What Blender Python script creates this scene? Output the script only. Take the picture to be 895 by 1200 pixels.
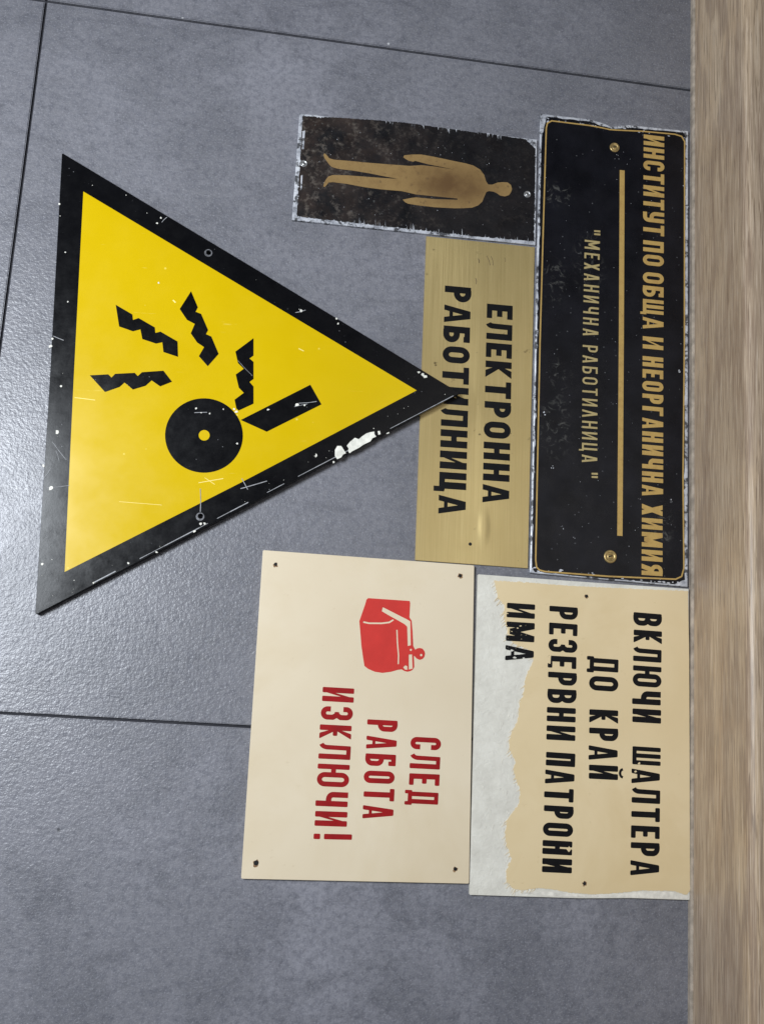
import bpy, bmesh, math, random
from mathutils import Vector, Matrix
from mathutils.geometry import delaunay_2d_cdt
R = math.radians
scene = bpy.context.scene
for o in list(bpy.data.objects):
    bpy.data.objects.remove(o)
col = scene.collection

# ------------------------------------------------------------------ camera
# hand-held phone looking steeply down at the floor, about a metre up
PW, PH, FPX = 895.0, 1200.0, 1200.0
V1 = Vector((10157.0 - 447.5, 1414.0 - 600.0, FPX)).normalized()     # floor seams running right
V2 = Vector((817.0 - 447.5, -5795.0 - 600.0, FPX)).normalized()      # floor seams running up
Y_ = (V2 - V1 * V1.dot(V2) * 0.5).normalized()
X_ = (V1 - Y_ * V1.dot(Y_)).normalized()
Z_ = X_.cross(Y_)
def ray(px, py):
    d = Vector((px - PW / 2, py - PH / 2, FPX))
    return Vector((d.dot(X_), d.dot(Y_), d.dot(Z_)))
def floor_at(px, py, H, z=0.0):
    r = ray(px, py)
    t = (H - z) / -r.z
    return Vector((r.x * t, r.y * t, z))
CAM_H = 1.0
pitch = floor_at(55, 0.5, 1).y - floor_at(0, 835.1, 1).y
CAM_H = 0.600 / pitch                                                 # a tile is 60 cm deep
def W(px, py, z=0.0):
    return floor_at(px, py, CAM_H, z)
M3 = Matrix((X_, Y_, Z_))                                             # camera (x right, y down, z forward) -> world
rot = Matrix((M3 @ Vector((1, 0, 0)), M3 @ Vector((0, -1, 0)), M3 @ Vector((0, 0, -1)))).transposed()
cam_d = bpy.data.cameras.new("camera")
cam = bpy.data.objects.new("camera", cam_d)
col.objects.link(cam)
cam.matrix_world = Matrix.Translation((0, 0, CAM_H)) @ rot.to_4x4()
cam_d.sensor_fit = 'VERTICAL'
cam_d.sensor_height = 36.0
cam_d.lens = 36.0 * FPX / PH
cam_d.clip_start = 0.02
cam_d.clip_end = 60
scene.camera = cam

# ------------------------------------------------------------------ light
world = bpy.data.worlds.new("World")
scene.world = world
world.use_nodes = True
wb = world.node_tree.nodes['Background']
wb.inputs['Color'].default_value = (0.80, 0.86, 1.0, 1)
wb.inputs['Strength'].default_value = 0.085
def area(name, loc, aim, sx, sy, power, colour):
    l = bpy.data.lights.new(name, 'AREA')
    l.shape = 'RECTANGLE'; l.size = sx; l.size_y = sy; l.energy = power; l.color = colour
    o = bpy.data.objects.new(name, l); col.objects.link(o)
    o.location = loc
    o.rotation_euler = (Vector(aim) - Vector(loc)).to_track_quat('-Z', 'Y').to_euler()
    return o
def mirror_of(px, py, h):
    """where a lamp at height h must hang for the floor to mirror it at this spot"""
    p = W(px, py); k = (CAM_H + h) / CAM_H
    return (p.x * k, p.y * k, h)
lamp_at = mirror_of(-106, 610, 1.10)
area("window_light", lamp_at, (0.05, 0.22, 0.0), 0.36, 0.36, 24.5, (0.88, 0.94, 1.0))
area("ceiling_light", mirror_of(620, 690, 2.5), (0.2, 0.2, 0.0), 1.5, 1.0, 5.0, (1.0, 0.96, 0.90))
scene.view_settings.view_transform = 'Standard'
scene.view_settings.look = 'None'
scene.view_settings.exposure = 0.0
scene.view_settings.gamma = 1.0
scene.cycles.use_denoising = True

# ------------------------------------------------------------------ material helpers
class NT:
    def __init__(s, name):
        s.m = bpy.data.materials.new(name); s.m.use_nodes = True
        s.t = s.m.node_tree; s.bsdf = s.t.nodes['Principled BSDF']
        s.co = s.t.nodes.new('ShaderNodeTexCoord').outputs['Object']
    def n(s, typ, **kw):
        nd = s.t.nodes.new(typ)
        for k, v in kw.items(): setattr(nd, k, v)
        return nd
    def link(s, a, b): s.t.links.new(a, b)
    def val(s, sock, v):
        if hasattr(v, 'is_output') or isinstance(v, bpy.types.NodeSocket): s.link(v, sock)
        else: sock.default_value = v
    def mapping(s, scale=(1, 1, 1), loc=(0, 0, 0), rotz=0.0):
        m = s.n('ShaderNodeMapping'); s.link(s.co, m.inputs['Vector'])
        m.inputs['Scale'].default_value = scale; m.inputs['Location'].default_value = loc
        m.inputs['Rotation'].default_value = (0, 0, rotz)
        return m.outputs['Vector']
    def noise(s, scale, detail=4, rough=0.55, vec=None, dist=0.0):
        nd = s.n('ShaderNodeTexNoise'); s.link(vec or s.co, nd.inputs['Vector'])
        nd.inputs['Scale'].default_value = scale; nd.inputs['Detail'].default_value = detail
        nd.inputs['Roughness'].default_value = rough; nd.inputs['Distortion'].default_value = dist
        return nd.outputs['Fac']
    def voro(s, scale, vec=None, feature='F1'):
        nd = s.n('ShaderNodeTexVoronoi', feature=feature); s.link(vec or s.co, nd.inputs['Vector'])
        nd.inputs['Scale'].default_value = scale
        return nd.outputs['Distance']
    def ramp(s, fac, stops):
        nd = s.n('ShaderNodeValToRGB'); s.link(fac, nd.inputs['Fac'])
        e = nd.color_ramp.elements
        while len(e) < len(stops): e.new(0.5)
        for i, (p, c) in enumerate(stops):
            e[i].position = p
            e[i].color = (c, c, c, 1) if isinstance(c, (int, float)) else (*c, 1)
        return nd.outputs['Color']
    def mr(s, fac, a, b, c, d):
        nd = s.n('ShaderNodeMapRange'); s.link(fac, nd.inputs['Value'])
        for k, v in zip(('From Min', 'From Max', 'To Min', 'To Max'), (a, b, c, d)): nd.inputs[k].default_value = v
        return nd.outputs['Result']
    def math(s, op, a, b=0.0):
        nd = s.n('ShaderNodeMath', operation=op); s.val(nd.inputs[0], a); s.val(nd.inputs[1], b)
        return nd.outputs[0]
    def mix(s, fac, a, b, blend='MIX'):
        nd = s.n('ShaderNodeMix', data_type='RGBA', blend_type=blend)
        s.val(nd.inputs[0], fac)
        s.val(nd.inputs[6], (*a, 1) if isinstance(a, tuple) else a)
        s.val(nd.inputs[7], (*b, 1) if isinstance(b, tuple) else b)
        return nd.outputs[2]
    def blob(s, cx, cy, rx, ry, soft=0.5):
        """1 inside an ellipse of the object's own plane, fading to 0 at its rim"""
        v = s.mapping((1 / rx, 1 / ry, 0), (-cx / rx, -cy / ry, 0))
        nd = s.n('ShaderNodeVectorMath', operation='LENGTH'); s.link(v, nd.inputs[0])
        q = s.mr(nd.outputs['Value'], 1.0, 1.0 - soft, 0.0, 1.0)
        q.node.interpolation_type = 'SMOOTHERSTEP'
        return q
    def xy(s):
        nd = s.n('ShaderNodeSeparateXYZ'); s.link(s.co, nd.inputs[0]); return nd.outputs
    def bump(s, h, strength, dist=0.001, prev=None):
        nd = s.n('ShaderNodeBump'); s.link(h, nd.inputs['Height'])
        nd.inputs['Strength'].default_value = strength; nd.inputs['Distance'].default_value = dist
        if prev: s.link(prev, nd.inputs['Normal'])
        return nd.outputs['Normal']
    def out(s, color=None, rough=None, metal=None, normal=None, spec=None):
        b = s.bsdf.inputs
        if color is not None: s.val(b['Base Color'], (*color, 1) if isinstance(color, tuple) else color)
        if rough is not None: s.val(b['Roughness'], rough)
        if metal is not None: s.val(b['Metallic'], metal)
        if normal is not None: s.link(normal, b['Normal'])
        if spec is not None: b['Specular IOR Level'].default_value = spec
        return s.m

# ------------------------------------------------------------------ shape helpers
def tag(o, label=None, cat=None, group=None, kind=None):
    for k, v in (('label', label), ('category', cat), ('group', group), ('kind', kind)):
        if v: o[k] = v
    return o
def link_mesh(name, verts, faces, mat, parent=None, smooth=False):
    me = bpy.data.meshes.new(name)
    me.from_pydata([tuple(v) for v in verts], [], faces)
    me.update()
    o = bpy.data.objects.new(name, me); col.objects.link(o)
    if mat: me.materials.append(mat)
    if smooth:
        for p in me.polygons: p.use_smooth = True
    if parent: o.parent = parent
    return o
def sheet(name, adds, cuts, z0, z1, mat, parent=None, bevel=0.0, surf=None, convex=False):
    """union of polygons minus the cuts, as one flat plate from z0 up to z1 (metres; polygons in the thing's own plane)"""
    S = 1000.0
    pts, faces = [], []
    def hull(p):
        p = sorted(set((round(x, 7), round(y, 7)) for x, y in p))
        def half(q):
            h = []
            for c in q:
                while len(h) > 1 and (h[-1][0] - h[-2][0]) * (c[1] - h[-2][1]) - (h[-1][1] - h[-2][1]) * (c[0] - h[-2][0]) <= 0: h.pop()
                h.append(c)
            return h
        return half(p)[:-1] + half(p[::-1])[:-1]
    adds = [q for q in (hull(p) if (convex or len(p) <= 4) else p for p in adds) if len(q) > 2]
    cuts = [q for q in (hull(p) if len(p) <= 4 else p for p in cuts) if len(q) > 2]
    for poly in list(adds) + list(cuts):
        b = len(pts)
        if sum(p[0] * q[1] - q[0] * p[1] for p, q in zip(poly, list(poly[1:]) + [poly[0]])) < 0: poly = list(poly)[::-1]
        pts += [Vector((p[0] * S, p[1] * S)) for p in poly]
        faces.append(list(range(b, b + len(poly))))
    na = len(adds)
    vs, _, fs, _, _, of = delaunay_2d_cdt(pts, [], faces, 0, 1e-4, True)
    keep = [f for f, ids in zip(fs, of) if any(i < na for i in ids) and not any(i >= na for i in ids)]
    used = sorted({i for f in keep for i in f}); idx = {v: k for k, v in enumerate(used)}
    n = len(used)
    xy = [(vs[i][0] / S, vs[i][1] / S) for i in used]
    top = surf or (lambda x, y: 0.0)
    V = [(x, y, z1 + top(x, y)) for x, y in xy] + [(x, y, z0) for x, y in xy]
    F, edges = [], {}
    for f in keep:
        f = [idx[i] for i in f]
        ar = sum(xy[f[k]][0] * xy[f[(k + 1) % 3]][1] - xy[f[(k + 1) % 3]][0] * xy[f[k]][1] for k in range(3))
        if ar < 0: f = f[::-1]
        F.append(tuple(f)); F.append(tuple(i + n for i in f[::-1]))
        for k in range(3):
            edges[(f[k], f[(k + 1) % 3])] = 1
    for (a, b) in edges:
        if (b, a) not in edges: F.append((b, a, a + n, b + n))
    o = link_mesh(name, V, F, mat, parent)
    if bevel:
        md = o.modifiers.new('edge', 'BEVEL'); md.width = bevel; md.segments = 2; md.limit_method = 'ANGLE'; md.angle_limit = R(40)
    return o
def merge(dst, *srcs):
    """wear that is only surface pattern goes into the mesh of the part it is on"""
    bpy.context.view_layer.update()
    dg = bpy.context.evaluated_depsgraph_get()
    me = bpy.data.meshes.new_from_object(dst.evaluated_get(dg)); dst.modifiers.clear(); dst.data = me
    bm = bmesh.new(); bm.from_mesh(me)
    for s in srcs:
        k = len(me.materials); me.materials.append(s.data.materials[0]); n0 = len(bm.faces)
        bm.from_mesh(s.data); bm.faces.ensure_lookup_table()
        for f in bm.faces[n0:]: f.material_index = k
        bpy.data.objects.remove(s)
    bm.to_mesh(me); bm.free(); me.name = dst.name
def circle(cx, cy, r, n=28):
    return [(cx + r * math.cos(2 * math.pi * k / n), cy + r * math.sin(2 * math.pi * k / n)) for k in range(n)]
def blobpoly(cx, cy, r, rnd, n=9, sx=1.0, sy=1.0, a=0.0):
    out = []
    for k in range(n):
        t = 2 * math.pi * k / n
        q = r * rnd.uniform(0.55, 1.15)
        x, y = q * math.cos(t) * sx, q * math.sin(t) * sy
        out.append((cx + x * math.cos(a) - y * math.sin(a), cy + x * math.sin(a) + y * math.cos(a)))
    return out
def strokes(path, t, closed=False):
    """a line of constant width as quads with mitred joints"""
    P = [Vector(p) for p in path]; n = len(P); Lf, Rt = [], []
    for i in range(n):
        a = P[i - 1] if (i > 0 or closed) else None
        b = P[(i + 1) % n] if (i < n - 1 or closed) else None
        d1 = (P[i] - a).normalized() if a is not None else None
        d2 = (b - P[i]).normalized() if b is not None else None
        d1 = d1 or d2; d2 = d2 or d1
        m = (d1 + d2)
        m = m.normalized() if m.length > 1e-6 else d1
        nrm = Vector((-m.y, m.x))
        k = t / 2 / max(0.45, nrm.dot(Vector((-d1.y, d1.x))))
        Lf.append(P[i] + nrm * k); Rt.append(P[i] - nrm * k)
    return [[tuple(Rt[i]), tuple(Rt[(i + 1) % n]), tuple(Lf[(i + 1) % n]), tuple(Lf[i])] for i in range(n if closed else n - 1)]
def arc(cx, cy, rx, ry, a0, a1, n=7):
    return [(cx + rx * math.cos(R(a0 + (a1 - a0) * k / (n - 1))), cy + ry * math.sin(R(a0 + (a1 - a0) * k / (n - 1)))) for k in range(n)]
def rpoly(poly, r, n=4):
    """polygon with its corners rounded"""
    if r <= 0: return poly
    out = []; m = len(poly)
    for i in range(m):
        p = Vector(poly[i]); a = (Vector(poly[i - 1]) - p); b = (Vector(poly[(i + 1) % m]) - p)
        k = min(r, a.length * 0.45, b.length * 0.45)
        A = p + a.normalized() * k; B = p + b.normalized() * k
        for j in range(n):
            t = j / (n - 1)
            q = A * (1 - t) ** 2 + p * 2 * t * (1 - t) + B * t * t
            out.append((q.x, q.y))
    return out
def ragged(poly, amp, step, seed, spike=0.0):
    """polygon whose outline is worn away unevenly towards its middle"""
    rnd = random.Random(seed); out = []
    c = sum((Vector(p) for p in poly), Vector((0, 0))) / len(poly)
    for i in range(len(poly)):
        a, b = Vector(poly[i]), Vector(poly[(i + 1) % len(poly)])
        L = (b - a).length; n = max(1, int(L / step)); d = (b - a).normalized()
        nr = Vector((-d.y, d.x))
        if nr.dot(c - a) < 0: nr = -nr
        w = 0.0
        for k in range(n):
            w = 0.75 * w + rnd.uniform(-0.5, 0.5)
            q = amp * (0.35 + abs(w) * 0.8 + rnd.random() * 0.5)
            if spike and rnd.random() < 0.22: q += spike * rnd.random()
            p = a + d * (L * (k + (rnd.uniform(-0.3, 0.3) if k else 0)) / n) + nr * (q if k else amp)
            out.append((p.x, p.y))
    return out

# ------------------------------------------------------------------ lettering: block Cyrillic drawn as strokes
def glyph(ch, w, s, h, rc, fat=False):
    """polygons of one capital, height 1, width w, stem s, bar h, corner rounding rc"""
    G = []
    def box(x0, y0, x1, y1): G.append(rpoly([(x0, y0), (x1, y0), (x1, y1), (x0, y1)], rc))
    def quad(*p): G.append(rpoly(list(p), rc))
    def path(p, t, closed=False): G.extend(strokes(p, t, closed))
    def ring(x0, x1, y0, y1, k=0.42):
        a, b, c, d = x0 + s / 2, x1 - s / 2, y0 + h / 2, y1 - h / 2
        r = min((b - a) * 0.5, k * (x1 - x0)); ry = r * 1.15
        P = arc(b - r, d - ry, r, ry, 0, 90) + arc(a + r, d - ry, r, ry, 90, 180) + arc(a + r, c + ry, r, ry, 180, 270) + arc(b - r, c + ry, r, ry, 270, 360)
        Q = [P[0]]
        for p in P[1:]:
            if (Vector(p) - Vector(Q[-1])).length > 1e-4: Q.append(p)
        if (Vector(Q[0]) - Vector(Q[-1])).length < 1e-4: Q.pop()
        path(Q, (s + h) / 2, True)
    def bowl(y0, y1, x1=None, x0=None, k=0.36):
        x1 = w if x1 is None else x1; x0 = s * 0.5 if x0 is None else x0
        sg = 1 if x1 > x0 else -1
        b, c, d = x1 - sg * s / 2, y0 + h / 2, y1 - h / 2
        r = min(abs(b - x0) * 0.8, (d - c) * 0.5, k * w)
        if sg > 0: P = [(x0, d)] + arc(b - r, d - r, r, r, 90, 0) + arc(b - r, c + r, r, r, 0, -90) + [(x0, c)]
        else: P = [(x0, d)] + arc(b + r, d - r, r, r, 90, 180) + arc(b + r, c + r, r, r, 180, 270) + [(x0, c)]
        Q = [P[0]]
        for p in P[1:]:
            if (Vector(p) - Vector(Q[-1])).length > 1e-4: Q.append(p)
        path(Q, (s + h) / 2)
    if ch == 'А':
        s = s * (0.80 if s > 0.15 else 1.0); tp = s * (0.72 if s > 0.12 else 0.5)
        quad((0, 0), (s, 0), (w / 2 - tp + s, 1), (w / 2 - tp, 1))
        quad((w - s, 0), (w, 0), (w / 2 + tp, 1), (w / 2 + tp - s, 1))
        h = h * 0.75; e = 0.22 * (w / 2 - s / 2) + s * 0.4
        G.append([(e, 0.2), (w - e, 0.2), (w - e - 0.02, 0.2 + h * 0.85), (e + 0.02, 0.2 + h * 0.85)])
    elif ch == 'Б':
        box(0, 0, s, 1); box(0, 1 - h, w * 0.94, 1); bowl(0, 0.6)
        if rc or fat: box(w * 0.94 - s * 0.85, 0.76, w * 0.94, 1)
    elif ch == 'В': box(0, 0, s, 1); bowl(0, 0.5 + h / 2); bowl(0.5 - h / 2, 1, w * 0.97)
    elif ch == 'Г': box(0, 0, s, 1); box(0, 1 - h, w, 1)
    elif ch == 'Д':
        s *= 0.84; h *= 0.9
        box(0.10 * w, 0, 0.10 * w + s, 1); box(0.90 * w - s, 0, 0.90 * w, 1); box(0.1 * w, 1 - h, 0.9 * w, 1)
        box(0, 0, w, h); box(0, -0.1, s * 0.8, h); box(w - s * 0.8, -0.1, w, h)
    elif ch == 'Е':
        box(0, 0, s, 1); box(0, 0, w, h); box(0, 1 - h, w, 1); box(0, 0.5 - h / 2, w * 0.86, 0.5 + h / 2)
    elif ch == 'З':
        b = w - s / 2; r = min(0.2, (w - s) / 2); t = (s + h) / 2
        P = [(s / 2, 0.70), (s / 2, 1 - h / 2 - r)] + arc(s / 2 + r, 1 - h / 2 - r, r, r, 180, 90) + arc(b - r, 1 - h / 2 - r, r, r, 90, 0) + [(b, 0.62), (b - 0.07, 0.5)]
        Q = []
        for p in P:
            if not Q or (Vector(p) - Vector(Q[-1])).length > 1e-3: Q.append(p)
        path(Q, t); path([(x, 1 - y) for x, y in Q], t); box(w * 0.4, 0.5 - h * 0.5, w - s * 0.6, 0.5 + h * 0.5)
    elif ch in 'ИЙ':
        box(0, 0, s, 1); box(w - s, 0, w, 1)
        G.append([(s * 0.3, 0.02), (s, 0.04), (w - s * 0.3, 0.98), (w - s, 0.96)] if s < 0.16 else [(s * 0.5, 0.06), (s, 0.14), (w - s * 0.5, 0.94), (w - s, 0.86)])
        if s >= 0.16: G.append([(s * 0.6, 0.12), (s * 1.0, 0.16), (w - s * 0.6, 0.88), (w - s, 0.68), (s, 0.16)][:4])
        if ch == 'Й': path(arc(w / 2, 1.17, 0.13, 0.10, 180, 360), 0.08)
    elif ch == 'К':
        box(0, 0, s, 1)
        quad((s * 0.7, 0.56), (s * 0.7, 0.40), (w - s * 1.05, 1), (w, 1)) if not fat else quad((s * 0.8, 0.62), (s * 0.8, 0.36), (w - s * 1.1, 1), (w, 1))
        quad((s * 0.7, 0.44), (s * 0.7, 0.60), (w, 0), (w - s * 1.05, 0)) if not fat else quad((s * 0.8, 0.38), (s * 0.8, 0.64), (w, 0), (w - s * 1.1, 0))
        if rc: box(s * 0.6, 0.42, w - s * 0.6, 0.56)
    elif ch == 'Л':
        if s < 0.16:
            quad((0, 0), (s, 0), (w / 2 + s / 2, 1), (w / 2 - s / 2, 1)); quad((w - s, 0), (w, 0), (w / 2 + s / 2, 1), (w / 2 - s / 2, 1))
        else:
            t = s * 0.82; x = w * 0.10 + t / 2
            box(w - s * 0.95, 0, w, 1); box(w * 0.10, 1 - h * 0.9, w, 1)
            path([(x, 0.98), (x - 0.01, 0.26)] + arc(x - 0.01 - 0.12, 0.26, 0.12, 0.19, -12, -80, 5), t)
    elif ch == 'М':
        box(0, 0, s, 1); box(w - s, 0, w, 1); e = 0.12 if s > 0.16 else 0.25
        G.append([(s * 0.15, 1), (s * 1.1, 1), (w / 2 + s * 0.5, e), (w / 2 - s * 0.5, e)])
        G.append([(w - s * 1.1, 1), (w - s * 0.15, 1), (w / 2 + s * 0.5, e), (w / 2 - s * 0.5, e)])
    elif ch == 'Н': box(0, 0, s, 1); box(w - s, 0, w, 1); box(s * 0.5, 0.5 - h / 2, w - s * 0.5, 0.5 + h / 2)
    elif ch == 'О': ring(0, w, 0, 1)
    elif ch == 'П': box(0, 0, s, 1); box(w - s, 0, w, 1); box(0, 1 - h, w, 1)
    elif ch == 'Р': box(0, 0, s, 1); bowl(0.36, 1)
    elif ch == 'С':
        a, b, c, d = s / 2, w - s / 2, h / 2, 1 - h / 2; r = (b - a) * 0.5; ry = r * 1.1
        path([(b, 0.68), (b, d - ry)] + arc(b - r, d - ry, r, ry, 8, 90)+ arc(a + r, d - ry, r, ry, 97, 180) + arc(a + r, c + ry, r, ry, 180, 270) + arc(b - r, c + ry, r, ry, 277, 352) + [(b, 0.32)], (s + h) / 2)
    elif ch == 'Т': box(w / 2 - s / 2, 0, w / 2 + s / 2, 1); box(0, 1 - h, w, 1)
    elif ch == 'У':
        box(w - s, 0.25, w, 1)
        path([(s / 2, 1), (s / 2, 0.62)] + arc(w / 2, 0.60, w / 2 - s / 2, 0.2, 195, 270, 5) + [(w - s * 0.6, 0.40)], s * 0.95)
        path([(w - s / 2, 0.4), (w - s / 2, 0.26)] + arc(w * 0.5, 0.24, w / 2 - s / 2, 0.24 - h / 2, -5, -90, 6) + [(0.04, h / 2)], s * 0.95)
    elif ch == 'Х':
        quad((0, 0), (s * 1.1, 0), (w, 1), (w - s * 1.1, 1)); quad((w - s * 1.1, 0), (w, 0), (s * 1.1, 1), (0, 1))
    elif ch == 'Ц':
        box(0, 0, s, 1); box(w * 0.86 - s, 0, w * 0.86, 1); box(0, 0, w * 0.95, h); box(w - s * 0.75, -0.2, w, h * 0.9)
    elif ch == 'Ч':
        box(w - s, 0, w, 1)
        path([(s / 2, 1), (s / 2, 0.56)] + arc(s / 2 + 0.14, 0.54, 0.14, 0.14, 190, 270, 5) + [(w - s * 0.5, 0.40)], s)
    elif ch == 'Ш':
        s *= 0.76; h *= 0.9
        box(0, 0, s, 1); box(w - s, 0, w, 1); box(w / 2 - s / 2, 0, w / 2 + s / 2, 1); box(0, 0, w, h)
    elif ch == 'Щ':
        q = w * 0.93; s *= 0.84
        box(0, 0, s, 1); box(q - s, 0, q, 1); box(q / 2 - s / 2, 0, q / 2 + s / 2, 1); box(0, 0, w, h); box(w - s * 0.7, -0.12, w, h * 0.9)
    elif ch == 'Ю':
        s *= 0.92; box(0, 0, s, 1); ring(w * 0.36, w, 0, 1); box(s * 0.5, 0.5 - h / 2, w * 0.36 + s * 0.6, 0.5 + h / 2)
    elif ch == 'Я':
        box(w - s, 0, w, 1); bowl(0.42, 1, x1=0.0, x0=w - s * 0.5)
        quad((0, 0), (s * 1.1, 0), (w * 0.5 + s * 0.55, 0.5), (w * 0.5 - s * 0.55, 0.5))
    elif ch == '!': box(0, 0.27, s * 1.05, 1.0); box(0, 0, s * 1.05, 0.17)
    elif ch == '"': quad((0.02, 0.62), (0.02 + s, 0.62), (s * 1.2, 1.02), (0, 1.02)); quad((0.02 + s * 1.9, 0.62), (0.02 + s * 2.9, 0.62), (s * 3.1, 1.02), (s * 1.9, 1.02))
    return G
REL = {'Е': .86, 'Ш': 1.28, 'Щ': 1.36, 'М': 1.32, 'Ю': 1.55, '!': .34, 'Г': .86, 'Т': .98, 'З': .95, 'К': .98, 'Р': .93, 'Л': 1.05, 'Ц': 1.08, 'А': 1.04, 'С': .95, 'Х': 1.0, '"': .3, 'Б': .97, 'Д': 1.1}
class Sign:
    """an Empty at a sign's middle, and the way from a point seen on it to the sign's own plane"""
    def __init__(s, name, label, cat, quad, z, tilt=0.0, origin=None):
        s.z = z
        P = [W(*q, z) for q in quad]
        c = sum(P, Vector((0, 0, 0))) / len(P) if origin is None else W(*origin, z)
        e = P[0] - P[-1]                                   # the side that runs up the floor
        s.a = math.atan2(e.y, e.x) - math.pi / 2
        s.c = Vector((c.x, c.y))
        s.o = bpy.data.objects.new(name, None); col.objects.link(s.o)
        s.o.empty_display_size = 0.05
        s.o.location = (c.x, c.y, 0); s.o.rotation_euler = (0, tilt, s.a)
        tag(s.o, label, cat, 'old workshop signs laid out on the floor')
    def __call__(s, px, py):
        p = W(px, py, s.z); v = Vector((p.x, p.y)) - s.c
        ca, sa = math.cos(-s.a), math.sin(-s.a)
        return (v.x * ca - v.y * sa, v.x * sa + v.y * ca)
    def poly(s, pts, off=None, k=1.0):
        ox, oy = off or (0, 0)
        return [s(ox + x / k, oy + y / k) for x, y in pts]
    def word(s, text, p0, t0, p1, wgt, bar, rc=0.0, gap=0.16, fat=False, wob=0.0, seed=1):
        """letters between the foot of the first and the foot of the last; t0 is the top of the first"""
        a, t, b = Vector(s(*p0)), Vector(s(*t0)), Vector(s(*p1))
        d = (b - a); L = d.length; d.normalize()
        up = Vector((-d.y, d.x)); H = (t - a).dot(up)
        rel = [REL.get(c, 1.0) for c in text]
        g = gap * H
        w = (L - g * (len(text) - 1)) / sum(rel)
        out, x, rnd = [], 0.0, random.Random(seed)
        for c, r in zip(text, rel):
            jy = rnd.uniform(-wob, wob) * H; ja = rnd.uniform(-wob, wob) * 0.6
            for poly in glyph(c, w * r / H, wgt, bar, rc, fat):
                out.append([tuple(a + d * (x + u * H + v * H * ja) + up * (v * H + jy)) for u, v in poly])
            x += w * r + g
        return out

# ------------------------------------------------------------------ materials
def m_floor():
    n = NT('grey concrete-look tile')
    big = n.noise(2.6, 6, 0.62, dist=0.4); mid = n.noise(11, 7, 0.68, dist=0.8); fine = n.noise(210, 4, 0.72); spk = n.noise(700, 2, 0.6)
    c = n.ramp(big, [(0.32, (0.132, 0.131, 0.142)), (0.5, (0.180, 0.178, 0.197)), (0.68, (0.238, 0.235, 0.264))])
    c = n.mix(n.mr(mid, 0.45, 0.62, 0.0, 0.70), c, (0.118, 0.118, 0.132))
    st = n.noise(7, 7, 0.72, vec=n.mapping((1, 2.6, 1), rotz=0.9), dist=1.4)
    c = n.mix(n.mr(st, 0.55, 0.68, 0.0, 0.60), c, (0.085, 0.085, 0.098))
    c = n.mix(n.mr(st, 0.40, 0.28, 0.0, 0.35), c, (0.245, 0.248, 0.280))
    c = n.mix(n.mr(fine, 0.44, 0.64, 0.0, 0.55), c, (0.100, 0.102, 0.124))
    c = n.mix(n.math('MULTIPLY', n.mr(n.noise(120, 5, 0.75), 0.50, 0.64, 0.0, 0.65), n.mr(mid, 0.35, 0.62, 0.25, 1.0)), c, (0.082, 0.083, 0.098))
    c = n.mix(n.mr(spk, 0.55, 0.70, 0.0, 0.45), c, (0.30, 0.302, 0.335))
    c = n.mix(n.mr(n.voro(16), 0.022, 0.014, 0.0, 0.7), c, (0.55, 0.55, 0.56))
    c = n.mix(n.mr(n.voro(9, vec=n.mapping((1.3, 1, 1), (3, 5, 0))), 0.022, 0.015, 0.0, 0.8), c, (0.04, 0.04, 0.045))
    h = n.math('ADD', n.noise(380, 3, 0.65), n.math('MULTIPLY', n.noise(190, 3, 0.65), 1.1))
    nm = n.bump(h, 0.30, 0.0009)
    return n.out(c, n.mr(mid, 0.3, 0.7, 0.28, 0.38), 0.0, nm, 0.5)
def m_plain(name, colour, rough, metal=0.0, var=0.10, scale=60, bumps=0.1, spec=0.5):
    n = NT(name)
    f = n.noise(scale, 5, 0.6)
    dark = tuple(c * (1 - var * 2.2) for c in colour); light = tuple(min(1, c * (1 + var)) for c in colour)
    c = n.ramp(f, [(0.3, dark), (0.7, light)])
    return n.out(c, n.mr(n.noise(scale * 0.4, 4), 0.3, 0.7, rough * 0.85, min(1, rough * 1.2)), metal, n.bump(n.noise(scale * 3, 3), bumps, 0.0006), spec)
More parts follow.
